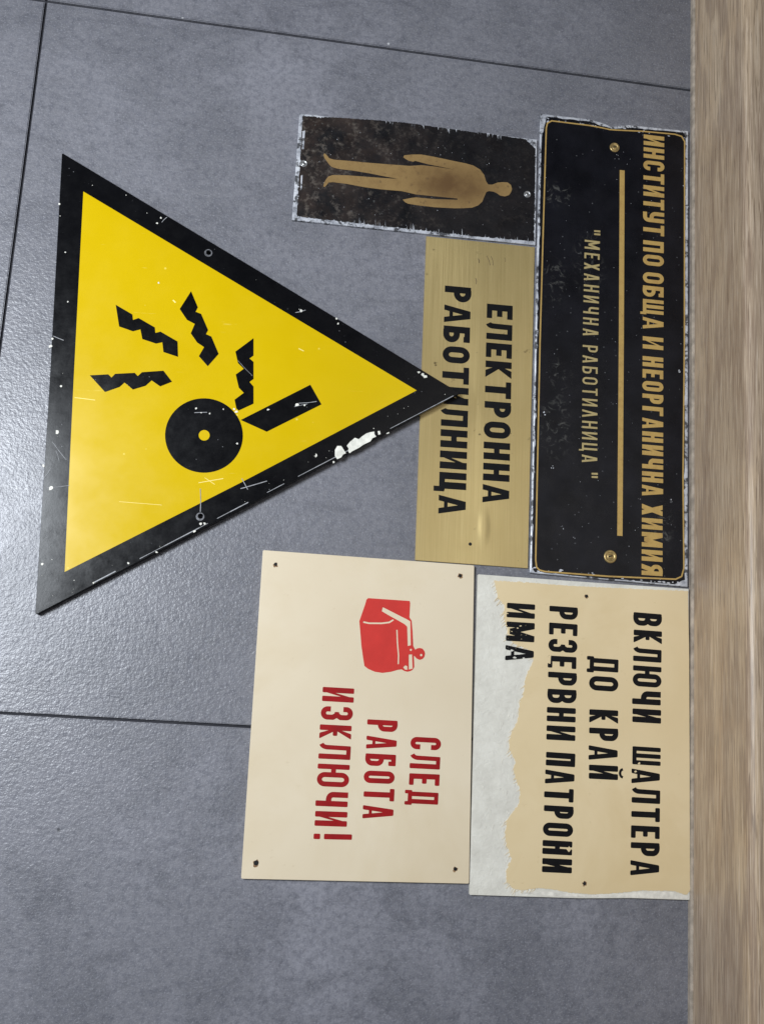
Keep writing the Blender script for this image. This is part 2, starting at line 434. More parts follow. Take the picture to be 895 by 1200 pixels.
def m_oak():
    n = NT('pale oak decor')
    warp = n.noise(7, 3, 0.5, vec=n.mapping((1, 0.5, 1)))
    fig = n.noise(26, 5, 0.6, vec=n.mapping((1, 0.07, 1)), dist=1.3)
    sn = n.n('ShaderNodeTexWave', wave_type='BANDS', bands_direction='X')
    n.link(n.mapping((1, 0.10, 1)), sn.inputs['Vector'])
    sn.inputs['Scale'].default_value = 26; sn.inputs['Distortion'].default_value = 14; sn.inputs['Detail'].default_value = 4
    sn.inputs['Detail Scale'].default_value = 1.1; sn.inputs['Detail Roughness'].default_value = 0.62
    fib = n.noise(620, 5, 0.72, vec=n.mapping((1, 0.022, 1)))
    fine = n.noise(1500, 3, 0.6, vec=n.mapping((1, 0.016, 1)))
    pore = n.noise(800, 2, 0.5, vec=n.mapping((1, 0.045, 1)))
    c = n.ramp(fig, [(0.28, (0.365, 0.245, 0.148)), (0.5, (0.460, 0.334, 0.214)), (0.72, (0.535, 0.408, 0.276))])
    c = n.mix(n.mr(warp, 0.45, 0.62, 0.0, 0.40), c, (0.299, 0.244, 0.201))
    c = n.mix(n.mr(sn.outputs['Fac'], 0.50, 0.05, 0.0, 0.60), c, (0.244, 0.168, 0.116))
    c = n.mix(n.mr(fib, 0.50, 0.60, 0.0, 0.60), c, (0.232, 0.167, 0.120))
    c = n.mix(n.mr(fib, 0.46, 0.36, 0.0, 0.45), c, (0.573, 0.476, 0.372))
    c = n.mix(n.mr(pore, 0.60, 0.66, 0.0, 0.60), c, (0.130, 0.086, 0.055))
    c = n.mix(n.mr(fine, 0.50, 0.62, 0.0, 0.50), c, (0.185, 0.132, 0.090))
    c = n.mix(n.mr(fine, 0.46, 0.36, 0.0, 0.40), c, (0.62, 0.51, 0.395))
    c = n.mix(n.mr(n.voro(22, vec=n.mapping((1, 0.6, 1), (.3, .2, .1))), 0.03, 0.018, 0.0, 0.8), c, (0.06, 0.04, 0.028))
    return n.out(c, 0.42, 0.0, n.bump(fib, 0.25, 0.0005), 0.45)
def m_brass(sg):
    n = NT('brushed brass')
    br = n.noise(140, 4, 0.7, vec=n.mapping((7, 0.10, 1)))
    blotch = n.noise(16, 5, 0.6)
    c = n.ramp(br, [(0.3, (0.50, 0.378, 0.160)), (0.7, (0.60, 0.466, 0.215))])
    c = n.mix(n.mr(blotch, 0.35, 0.7, 0.0, 0.40), c, (0.46, 0.345, 0.15))
    spots = n.math('MULTIPLY', n.mr(n.noise(120, 3, 0.6), 0.66, 0.72, 0.0, 0.8), n.mr(n.noise(20, 2), 0.45, 0.6, 0, 1))
    c = n.mix(spots, c, (0.10, 0.07, 0.03))
    x, y = sg(567, 617)
    x2, y2 = sg(552, 636)
    h = n.math('ADD', n.math('MULTIPLY', n.blob(x, y, 0.007, 0.024, 1.0), 1.0), n.math('MULTIPLY', n.blob(x2, y2, 0.020, 0.009, 1.0), -0.35))
    nm = n.bump(h, 0.35, 0.0018)
    nm = n.bump(n.noise(7, 2, 0.4), 0.35, 0.010, nm)
    nm = n.bump(br, 0.10, 0.0005, nm)
    b = n.out(c, n.mr(br, 0.3, 0.7, 0.30, 0.40), 0.62, nm)
    n.bsdf.inputs['Anisotropic'].default_value = 0.4
    return b
def m_black_plate(sg):
    n = NT('worn black lacquer')
    c = n.ramp(n.noise(30, 5, 0.6), [(0.35, (0.003, 0.003, 0.0045)), (0.75, (0.009, 0.009, 0.0125))])
    # rubbed dull patches down the left of the plate, where fingers and glue have been
    for (px, py, rx, ry) in ((650, 228, 0.022, 0.016), (650, 330, 0.016, 0.030), (656, 440, 0.014, 0.020), (650, 500, 0.02, 0.04), (775, 620, 0.014, 0.03), (690, 310, 0.02, 0.04)):
        x, y = sg(px, py)
        k = n.math('MULTIPLY', n.blob(x, y, rx, ry, 0.8), n.mr(n.noise(110, 4, 0.65, dist=2.2), 0.54, 0.66, 0.0, 0.55))
        c = n.mix(k, c, (0.110, 0.108, 0.098))
    c = n.mix(n.mr(n.voro(120), 0.075, 0.05, 0.0, 0.5), c, (0.16, 0.16, 0.165))
    return n.out(c, n.mr(n.noise(50, 5, 0.7), 0.3, 0.7, 0.22, 0.36), 0.0, n.bump(n.noise(160, 4), 0.15, 0.0004), 0.22)
def m_man_plate(sg):
    n = NT('corroded black lacquer')
    x = n.xy()[0]
    left = n.mr(x, -0.10, 0.03, 1.0, 0.12)
    c = n.ramp(n.noise(40, 5, 0.65), [(0.35, (0.003, 0.003, 0.004)), (0.75, (0.011, 0.010, 0.011))])
    c = n.mix(n.math('MULTIPLY', left, n.mr(n.noise(34, 6, 0.7), 0.40, 0.68, 0.0, 0.8)), c, (0.046, 0.030, 0.023))
    c = n.mix(n.math('MULTIPLY', left, n.mr(n.noise(150, 5, 0.75), 0.52, 0.68, 0.0, 0.75)), c, (0.125, 0.105, 0.088))
    c = n.mix(n.mr(n.noise(230, 3, 0.7), 0.66, 0.74, 0.0, 0.5), c, (0.14, 0.14, 0.135))
    return n.out(c, n.mr(n.noise(60, 5, 0.7), 0.3, 0.7, 0.34, 0.60), 0.0, n.bump(n.noise(210, 5, 0.7), 0.5, 0.0006), 0.22)
def m_alu():
    n = NT('bare aluminium, dulled')
    f = n.noise(90, 5, 0.7)
    c = n.ramp(f, [(0.3, (0.22, 0.23, 0.26)), (0.5, (0.52, 0.53, 0.57)), (0.8, (0.82, 0.83, 0.86))])
    c = n.mix(n.mr(n.noise(130, 4, 0.7), 0.52, 0.60, 0.0, 0.9), c, (0.03, 0.03, 0.033))
    return n.out(c, 0.48, 0.35, n.bump(f, 0.3, 0.0006))
def m_yellow():
    n = NT('yellow enamel')
    c = n.ramp(n.noise(10, 5, 0.6), [(0.3, (0.555, 0.372, 0.0003)), (0.7, (0.590, 0.402, 0.0006))])
    c = n.mix(n.mr(n.voro(45), 0.05, 0.03, 0.0, 0.5), c, (0.85, 0.70, 0.16))
    sc = n.noise(30, 3, 0.6, vec=n.mapping((1, 9, 1), rotz=0.7))
    c = n.mix(n.mr(sc, 0.70, 0.76, 0.0, 0.22), c, (0.86, 0.72, 0.20))
    return n.out(c, n.mr(n.noise(40, 5), 0.3, 0.7, 0.18, 0.26), 0.0, n.bump(n.noise(11, 3), 0.10, 0.003), 0.3)
def m_enamel_black():
    n = NT('black enamel')
    c = n.ramp(n.noise(25, 5), [(0.3, (0.0014, 0.0014, 0.002)), (0.8, (0.003, 0.003, 0.004))])
    c = n.mix(n.mr(n.voro(110), 0.055, 0.03, 0.0, 0.6), c, (0.22, 0.22, 0.23))
    c = n.mix(n.mr(n.noise(320, 3, 0.7), 0.70, 0.76, 0.0, 0.35), c, (0.10, 0.10, 0.11))
    return n.out(c, n.mr(n.noise(70, 5, 0.7), 0.3, 0.7, 0.17, 0.27), 0.0, n.bump(n.noise(11, 3), 0.16, 0.003, n.bump(n.noise(260, 3), 0.05, 0.0005)), 0.26)
def m_ivory():
    n = NT('yellowed ivory plastic')
    c = n.ramp(n.noise(7, 4, 0.5), [(0.3, (0.620, 0.515, 0.360)), (0.75, (0.700, 0.600, 0.445))])
    c = n.mix(n.mr(n.noise(5, 5, 0.65, dist=.6), 0.48, 0.66, 0.0, 0.55), c, (0.585, 0.470, 0.300))
    c = n.mix(n.mr(n.noise(150, 4, 0.7), 0.66, 0.72, 0.0, 0.30), c, (0.50, 0.39, 0.24))
    c = n.mix(n.mr(n.voro(22), 0.030, 0.018, 0.0, 0.4), c, (0.35, 0.27, 0.18))
    return n.out(c, 0.36, 0.0, n.bump(n.noise(9, 3), 0.12, 0.003, n.bump(n.noise(150, 3), 0.08, 0.0005)), 0.45)
def m_cream():
    n = NT('cream yellow paint film')
    y = n.xy()
    c = n.ramp(n.noise(8, 4, 0.5), [(0.3, (0.63, 0.490, 0.280)), (0.75, (0.70, 0.560, 0.345))])
    c = n.mix(n.mr(n.noise(6, 5, 0.65, dist=.6), 0.48, 0.66, 0.0, 0.55), c, (0.575, 0.430, 0.225))
    c = n.mix(n.mr(n.noise(150, 4, 0.7), 0.66, 0.72, 0.0, 0.30), c, (0.46, 0.33, 0.17))
    c = n.mix(n.mr(n.voro(20), 0.035, 0.02, 0.0, 0.55), c, (0.30, 0.22, 0.12))
    return n.out(c, 0.42, 0.0, n.bump(n.noise(10, 3), 0.12, 0.003, n.bump(n.noise(180, 3), 0.10, 0.0005)), 0.45)
def m_peeled():
    n = NT('rough pale backing')
    f = n.noise(150, 6, 0.7, dist=0.8)
    c = n.ramp(n.noise(60, 6, 0.7), [(0.3, (0.56, 0.53, 0.46)), (0.7, (0.70, 0.67, 0.59))])
    return n.out(c, 0.6, 0.0, n.bump(n.math('ADD', f, n.noise(55, 3)), 0.5, 0.0013))
def m_rust_hole():
    n = NT('rusty hole rim')
    return n.out(n.ramp(n.noise(300, 3), [(0.35, (0.16, 0.085, 0.04)), (0.7, (0.36, 0.22, 0.11))]), 0.8)
def m_man(sg):
    n = NT('tarnished bronze paint')
    f = n.noise(120, 5, 0.7)
    c = n.mix(n.mr(f, 0.46, 0.70, 0.0, 0.5), (0.262, 0.166, 0.064), (0.180, 0.105, 0.040))
    x, y = sg(530, 216)
    c = n.mix(n.math('MULTIPLY', n.blob(x, y, 0.060, 0.030, 1.0), n.mr(n.noise(60, 4), 0.25, 0.6, 0.5, 1.0)), c, (0.115, 0.062, 0.024))
    c = n.mix(n.mr(n.noise(260, 3), 0.62, 0.70, 0.0, 0.5), c, (0.10, 0.06, 0.03))
    return n.out(c, 0.5, 0.15, n.bump(f, 0.25, 0.0004), 0.3)
def m_gold(name, colour, wear=(0.30, 0.20, 0.08), k=0.5):
    n = NT(name)
    f = n.noise(130, 5, 0.7)
    c = n.mix(n.mr(f, 0.48, 0.70, 0.0, k), colour, wear)
    return n.out(c, 0.45, 0.25, n.bump(f, 0.25, 0.0004))
MAT = dict(floor=m_floor(), oak=m_oak(), alu=m_alu(), yellow=m_yellow(), black=m_enamel_black(), ivory=m_ivory(), cream=m_cream(), peel=m_peeled(), rim=m_rust_hole())
MAT['grout'] = m_plain('dark grout', (0.018, 0.018, 0.024), 0.9)
MAT['ink'] = m_plain('black print', (0.0030, 0.0030, 0.0042), 0.5, var=0.25, scale=150, spec=0.2)
MAT['red'] = m_plain('deep red print', (0.290, 0.005, 0.006), 0.55, var=0.10, scale=70, spec=0.2)
MAT['light_red'] = m_plain('light red print', (0.54, 0.036, 0.028), 0.55, var=0.06, scale=45, spec=0.2)
MAT['gold'] = m_gold('gold paint', (0.48, 0.315, 0.098), (0.31, 0.175, 0.055))
MAT['palegold'] = m_gold('pale gold paint', (0.42, 0.33, 0.15), (0.28, 0.20, 0.08))
MAT['chip'] = m_plain('bare primer', (0.74, 0.72, 0.64), 0.6, var=0.12, scale=200)
MAT['scratch'] = m_plain('scratched through enamel', (0.30, 0.30, 0.31), 0.5, var=0.2, scale=300)
MAT['yellow_scratch'] = m_plain('dull mark in yellow enamel', (0.88, 0.72, 0.22), 0.5, var=0.05)
MAT['worn'] = m_plain('rubbed grey metal', (0.13, 0.13, 0.14), 0.5, 0.3, var=0.35, scale=500)
MAT['steel'] = m_plain('dull steel', (0.40, 0.40, 0.40), 0.35, 0.8, var=0.2, scale=300)
MAT['brassy'] = m_plain('brass eyelet', (0.50, 0.36, 0.15), 0.35, 0.7, var=0.2, scale=300)
MAT['hole'] = m_plain('dark hole', (0.006, 0.006, 0.006), 0.9)
MAT['fray'] = m_plain('pale broken edge', (0.70, 0.66, 0.58), 0.6, var=0.12, scale=200)

# ------------------------------------------------------------------ the setting: tiled floor and the oak plinth along it
def build_floor():
    ya, yb = W(430, 53).y, W(146, 843.5).y
    x0 = W(28, 200).x
    pitch_y = ya - yb
    bm = bmesh.new()
    g = 0.00115                                            # half a joint
    xr = W(809, 600).x + 0.004
    for j in range(-3, 3):
        for i in range(-2, 2):
            xa, xb = x0 + i * 1.2 + g, x0 + (i + 1) * 1.2 - g
            y0, y1 = yb + j * pitch_y + g, yb + (j + 1) * pitch_y - g
            bb = bmesh.ops.create_cube(bm, size=1)
            for v in bb['verts']:
                v.co = Vector(((xa + xb) / 2 + v.co.x * (xb - xa), (y0 + y1) / 2 + v.co.y * (y1 - y0), -0.004 + v.co.z * 0.008))
    bmesh.ops.bevel(bm, geom=[e for e in bm.edges if all(abs(v.co.z) < 1e-6 for v in e.verts)], offset=0.0007, segments=2, affect='EDGES')
    me = bpy.data.meshes.new('floor'); bm.to_mesh(me); bm.free()
    o = bpy.data.objects.new('floor', me); col.objects.link(o); me.materials.append(MAT['floor'])
    tag(o, kind='structure')
    r = 3.0
    gr = link_mesh('floor_joint_bed', [(-r, -r, -0.0028), (r, -r, -0.0028), (r, r, -0.0028), (-r, r, -0.0028)], [(0, 1, 2, 3)], MAT['grout'])
    tag(gr, kind='structure')
build_floor()

def build_plinth():
    """oak plinth: upright face, rounded nose, flat top; runs the length of the floor"""
    xf = W(809.3, 600).x
    # height from where the nose is seen
    r = ray(876, 600); hgt = CAM_H + r.z * (xf / r.x)
    nr = 0.0075
    root = bpy.data.objects.new('oak_plinth', None); col.objects.link(root); root.location = (xf, 0, 0)
    tag(root, 'pale oak plinth board standing along the right edge of the tiled floor', 'plinth')
    prof = [(0, 0.0), (0, hgt - nr)] + [(nr - nr * math.cos(R(a)), hgt - nr + nr * math.sin(R(a))) for a in (15, 30, 45, 60, 75, 90)] + [(0.30, hgt), (0.30, 0.0)]
    ys = [-1.6, 1.6]
    V = [(x, y, z) for y in ys for x, z in prof]; n = len(prof)
    F = [(k, k + 1, k + 1 + n, k + n) for k in range(n - 1)] + [tuple(range(n))[::-1], tuple(range(n, 2 * n))]
    o = link_mesh('board', V, F, MAT['oak'], root)
    for p in o.data.polygons: p.use_smooth = 1 <= p.index <= 7
    # thin foot strip that catches the light
    e = 0.0018
    b = [(-e, 0.0), (-e, 0.0045), (-0.0006, 0.0065), (0.0, 0.0065), (0, 0)]
    V = [(x, y, z) for y in ys for x, z in b]; n = len(b)
    link_mesh('foot_strip', V, [(k, (k + 1) % n, (k + 1) % n + n, k + n) for k in range(n)] + [tuple(range(n))[::-1], tuple(range(n, 2 * n))],
              m_plain('pale edge band', (0.36, 0.30, 0.24), 0.4, var=0.2, scale=120), root)
build_plinth()

# ------------------------------------------------------------------ warning triangle
def screw_dish(sg, name, px, py, r, mat_rim, z, parent):
    """countersunk screw eyelet: rim, dished head, dark slot"""
    x, y = sg(px, py)
    V, F = [], []; N = 24
    prof = [(1.0, 0.0), (0.96, 0.0007), (0.80, 0.0009), (0.62, 0.0005), (0.50, 0.0001), (0.44, 0.0004), (0.20, 0.0006)]
    for (k, h) in prof:
        for i in range(N):
            V.append((x + r * k * math.cos(2 * math.pi * i / N), y + r * k * math.sin(2 * math.pi * i / N), z + h))
    for a in range(len(prof) - 1):
        for i in range(N):
            j = (i + 1) % N
            F.append((a * N + i, a * N + j, (a + 1) * N + j, (a + 1) * N + i))
    F.append(tuple((len(prof) - 1) * N + i for i in range(N)))
    o = link_mesh(name, V, F, mat_rim, parent, smooth=True)
    sheet('slot', [[(x - r * .30, y - r * .12), (x + r * .30, y + r * .05), (x + r * .30, y + r * .22), (x - r * .30, y + r * .05)]], [], z + 0.0004, z + 0.0008, MAT['hole'], o)
    return o
def build_triangle():
    z = 0.0072
    T = Sign('warning_sign', 'yellow and black triangular warning sign of a grinding wheel with flying sparks', 'warning sign',
             [(73, 179), (538.5, 461.5), (41.7, 720.5)], z, origin=(57, 450))
    side = (Vector(T(73, 179)) - Vector(T(41.7, 720.5))).length
    T.o.rotation_euler = (0, -math.atan2(0.0016, side * 0.866), T.a)      # its tip lies on the brass plate
    out = T.poly([(73, 179), (306, 319.5), (538.5, 461.5), (290, 592.5), (41.7, 720.5), (58.5, 450)])
    holes = [circle(*T(244.3, 296.8), 0.0029), circle(*T(234.7, 605.6), 0.0029)]
    pan = sheet('panel', [rpoly(out, 0.0016)], holes, 0.0002, z, MAT['black'], T.o, bevel=0.0007)
    for (px, py) in ((244.3, 296.8), (234.7, 605.6)):
        x, y = T(px, py)
        sheet('hole_rim', [circle(x, y, 0.0033)], [circle(x + .0003, y + .0004, 0.0022)], z - 0.003, z + 0.0001, MAT['worn'], T.o)
    zt = z + 0.00018
    field = T.poly([(98.1, 224.6), (292, 341), (487.8, 458.1), (282, 566), (76.2, 670.3), (86.5, 450)])
    yl = sheet('yellow_field', [field], [], z - 0.0003, zt, MAT['yellow'], T.o)
    zp = zt + 0.00015
    cx, cy = T(239.5, 510.4)
    rad = (Vector(T(285, 510)) - Vector(T(194, 510))).length / 2
    sheet('grinding_wheel_symbol', [circle(cx, cy, rad, 64)], [circle(cx, cy, 0.0044)], zt - 0.0002, zp, MAT['black'], T.o)
    k = 5.265
    s1 = [(216, 118), (319, 178), (322, 212), (357, 200), (457, 258), (460, 292), (492, 284), (597, 345), (600, 440), (510, 410), (503, 350), (465, 358), (380, 330), (368, 270), (322, 282), (237, 252)]
    s2 = [(680, 35), (722, 135), (708, 162), (742, 175), (785, 275), (772, 300), (805, 315), (850, 422), (783, 498), (728, 436), (760, 380), (718, 352), (678, 295), (703, 237), (655, 212), (610, 145)]
    s3 = [(56, 553), (170, 547), (190, 567), (212, 544), (333, 538), (352, 558), (378, 534), (510, 525), (563, 593), (490, 622), (437, 585), (400, 618), (322, 641), (270, 598), (240, 625), (150, 656)]
    for s in (s1, s2, s3):
        sheet('spark_symbol', [T.poly(s, (95, 335), k)], [], zt - 0.0002, zp, MAT['black'], T.o)
    k = 7.458
    s4 = [(240, 88), (240, 240), (205, 265), (240, 295), (240, 445), (205, 470), (240, 510), (240, 660), (110, 720), (90, 700), (75, 625), (155, 565), (112, 520), (85, 405), (155, 355), (105, 305), (82, 205)]
    sheet('spark_symbol', [T.poly(s4, (265, 385), k)], [], zt - 0.0002, zp, MAT['black'], T.o)
    tool = [(735, 495), (832, 667), (355, 905), (128, 802), (152, 790)]
    sheet('tool_symbol', [T.poly(tool, (265, 385), k)], [], zt - 0.0002, zp, MAT['black'], T.o)
    # chipped enamel and scratches
    rnd = random.Random(4)
    k = 4.71
    big = [[(105, 225), (118, 203), (140, 203), (152, 222), (166, 243), (150, 250), (140, 266), (118, 276), (105, 258)],
           [(170, 202), (188, 180), (215, 158), (236, 166), (252, 152), (278, 134), (300, 127), (322, 124), (322, 138), (332, 152), (312, 160), (300, 178), (262, 196), (236, 214), (200, 232), (186, 243), (178, 232), (180, 216)],
           [(340, 122), (352, 120), (356, 138), (344, 142)], [(388, 133), (402, 126), (404, 133), (390, 138)], [(-2, 245), (6, 248), (8, 258), (0, 262)]]
    pz = zp
    chips = [T.poly(b, (370, 480), k) for b in big]
    def dots(L):
        for (px, py, r) in L:
            x, y = T(px, py); chips.append(blobpoly(x, y, r * 0.00072, rnd, 7, rnd.uniform(.7, 1.4), 1, rnd.random() * 3))
    dots([(70, 239, 1.5), (61.5, 397, 1.6), (60, 406, 1.8), (67.5, 506, 2.3), (51.5, 546, 1.4), (60, 572, 3.2), (50, 661, 1.5), (150.5, 660, 1.5), (184, 647, 1.3), (110, 683, 1.2),
          (186, 332, 1.3), (189, 256, 1.5), (184.5, 262, 1.2), (353, 365, 2.2), (394, 374, 1.5), (396, 380, 1.3), (495, 440, 2.0), (497.5, 442, 2.2), (490, 437, 1.4), (314.5, 480.5, 1.6),
          (348, 475, 1.8), (357, 475.5, 1.4), (230, 479, 1.2), (236, 484, 1.0), (246, 485, 1.1), (262, 480, 1.0), (274.5, 480, 1.3), (278, 520, 1.2), (370, 535, 1.2), (391, 542, 1.5), (228, 623, 1.5),
          (235, 614, 1.6), (240, 614, 1.3), (277, 483, 1.4), (72, 453, 1.4), (80, 354, 1.0), (77, 296, 0.9)])
    for _ in range(30):
        t = rnd.random(); e = rnd.choice([((73, 179), (538, 461)), ((538, 462), (42, 720)), ((73, 179), (42, 720)), ((538, 462), (42, 720))])
        cxp, cyp = 230, 450
        px = e[0][0] + (e[1][0] - e[0][0]) * t; py = e[0][1] + (e[1][1] - e[0][1]) * t
        q = rnd.uniform(0.005, 0.10)
        px += (cxp - px) * q; py += (cyp - py) * q
        x, y = T(px, py); chips.append(blobpoly(x, y, rnd.uniform(0.00015, 0.00042), rnd, 6))
    m1 = sheet('paint_chips', chips, [], z - 0.0002, pz + 0.00012, MAT['chip'], T.o)
    sc = []
    def scr(px0, py0, px1, py1, w):
        sc.extend(strokes([T(px0, py0), T((px0 + px1) / 2 + rnd.uniform(-.6, .6), (py0 + py1) / 2 + rnd.uniform(-.6, .6)), T(px1, py1)], w * 0.00072))
    for a in ((235, 573, 235, 600, 0.8), (282, 573, 313, 564, 0.9), (283.5, 561, 290.5, 574, 0.8), (279, 423, 296, 441, 0.35), (63, 394, 75, 399, 0.7), (55, 572, 82, 569, 0.4), (350, 473, 371, 471, 0.7),
              (345, 477, 360, 474, 0.6), (190, 261, 196, 255, 0.6), (346, 367, 358, 364, 0.8), (228, 484, 243, 483.5, 0.7), (62, 518, 78, 539, 0.4), (66, 528, 70, 541, 0.35), (52, 560, 60, 549, 0.4)):
        scr(*a)
    m2 = sheet('scratches', sc, [], z - 0.0002, pz + 0.0001, MAT['scratch'], T.o)
    ys = []
    for (a, b, w) in (((233, 566), (262, 561), .7), ((240, 560), (252, 568), .5), ((88, 466), (112, 469), .6), ((350, 409), (356, 412), .9), ((203, 352), (206, 355), 1.4), ((140, 588), (190, 592), .4)):
        ys.extend(strokes([T(*a), T(*b)], w * 0.00072))
    m3 = sheet('dull_marks', ys, [], zt - 0.0002, zt + 0.0001, MAT['yellow_scratch'], T.o)
    # rubbed bright edge along the lower side of the sheet
    ed, p0, p1 = [], (110, 684.8), (536, 463.5)
    t = 0.0
    while t < 1:
        dt = rnd.uniform(0.02, 0.07)
        if rnd.random() < 0.72:
            a = (p0[0] + (p1[0] - p0[0]) * t, p0[1] + (p1[1] - p0[1]) * t); u = min(1, t + dt); b = (p0[0] + (p1[0] - p0[0]) * u, p0[1] + (p1[1] - p0[1]) * u)
            ed.extend(strokes([T(a[0], a[1] - 1.9), T(b[0], b[1] - 1.9)], rnd.uniform(0.0003, 0.0009)))
        t += dt
    m4 = sheet('worn_edge', ed, [], z - 0.0002, z + 0.0001, MAT['scratch'], T.o)
    merge(pan, m1, m2, m4); merge(yl, m3)
build_triangle()

# ------------------------------------------------------------------ small black plate with the bronze man
def pin_hole(sg, px, py, r, z, parent, rim=True):
    x, y = sg(px, py)
    o = sheet('screw_hole', [circle(x, y, r, 16)], [], z - 0.0004, z + 0.00012, MAT['hole'], parent)
    if rim:
        rnd = random.Random(int(px * 7 + py))
        sheet('rust_stain', [blobpoly(x, y - r * .25, r * 1.6, rnd, 14)], [circle(x, y, r, 16)], z - 0.0004, z + 0.00006, MAT['rim'], o)
    return o
def build_man_plate():
    z = 0.0025
    q = [(351, 133), (629, 163.5), (627, 287.3), (342.2, 257.8)]
    S = Sign('figure_plate', 'small worn black plate with a bronze silhouette of a standing man', 'sign', q, z)
    sheet('plate', [S.poly(q)], [], 0.0002, z, MAT['alu'], S.o, bevel=0.0003)
    zl = z + 0.00018
    # lacquer, worn off along the edges and at one corner
    A = S.poly([(354, 135.6), (400, 137.6), (470, 142.5), (530, 151), (570, 156), (616, 162.8), (627.6, 174.5), (626.0, 283.6), (560, 278), (470, 268.0), (420, 262.6), (347, 254.2)])
    lq = sheet('lacquer', [ragged(A, 0.0005, 0.0010, 3, 0.0010)], [], z - 0.0003, zl, m_man_plate(S), S.o)
    # streaks of bare metal scratched in from the edges
    rnd = random.Random(8); st = []
    for (p0, p1, n, ln, sgn) in (((400, 261), (626, 285), 54, 8, -1), ((430, 141), (600, 161), 22, 4, 1), ((352, 140), (344, 250), 10, 3, 0)):
        for _ in range(n):
            t = rnd.random(); x = p0[0] + (p1[0] - p0[0]) * t; y = p0[1] + (p1[1] - p0[1]) * t
            l = ln * rnd.random() ** 2.2 + 1.2; w = rnd.uniform(0.2, 0.7)
            b = (x + rnd.uniform(-.6, .6), y + sgn * l) if sgn else (x + l, y + rnd.uniform(-1, 1))
            st.append(S.poly([(x - w, y - sgn * 1.5), (x + w, y - sgn * 1.5), b]) if sgn else S.poly([(x - 1, y - w), b, (x - 1, y + w)]))
    st.append(S.poly([(354.5, 154), (357.5, 153), (356, 175), (353.6, 175)])); st.append(S.poly([(352.6, 206), (354.5, 205), (353.6, 222), (351.8, 223)]))
    for _ in range(60):
        px, py = rnd.uniform(352, 622), rnd.uniform(150, 265)
        x, y = S(px, py); st.append(blobpoly(x, y, rnd.uniform(0.00015, 0.0004), rnd, 6))
    merge(lq, sheet('bare_streaks', st, [], z - 0.0003, zl + 0.0001, MAT['alu'], S.o))
    a = lambda L: [(370 + x / 7.458, 160 + y / 7.458) for x, y in L]
    b = lambda L: [(470 + x / 6.393, 170 + y / 6.393) for x, y in L]
    man = b([(680, 298), (720, 282), (760, 279), (795, 281), (820, 300), (828, 330), (820, 355), (805, 376), (775, 386), (740, 380), (715, 362), (690, 350), (655, 346), (637, 352), (622, 385), (606, 425), (575, 453), (530, 470), (470, 474), (400, 475), (250, 467), (120, 452), (50, 440), (30, 430), (10, 410), (40, 404), (75, 397), (110, 393), (250, 406), (420, 411), (420, 402), (250, 385), (110, 371), (30, 352)]) \
        + a([(745, 478), (650, 470), (560, 462), (430, 445), (270, 415), (150, 400), (112, 403), (95, 425), (80, 442), (65, 438), (72, 405), (92, 372), (110, 350), (150, 338), (270, 340), (400, 350), (560, 362), (720, 372), (560, 342), (480, 325), (330, 300), (200, 285), (140, 268), (118, 248), (102, 225), (76, 190), (66, 160), (76, 148), (92, 160), (118, 192), (160, 204), (300, 215), (430, 228), (640, 245), (820, 258)]) \
        + b([(150, 152), (250, 162), (400, 186), (300, 165), (200, 145), (105, 120), (88, 126), (55, 118), (30, 104), (15, 92), (22, 78), (80, 72), (150, 72), (250, 90), (400, 122), (480, 138), (540, 155), (590, 185), (620, 225), (634, 272), (650, 296)])
    sheet('man_silhouette', [S.poly(man)], [], zl - 0.0002, zl + 0.00015, m_man(S), S.o)
    for (px, py) in ((356, 192), (617.5, 228)):
        screw_dish(S, 'screw', px, py, 0.0032, MAT['steel'], zl, S.o)
build_man_plate()

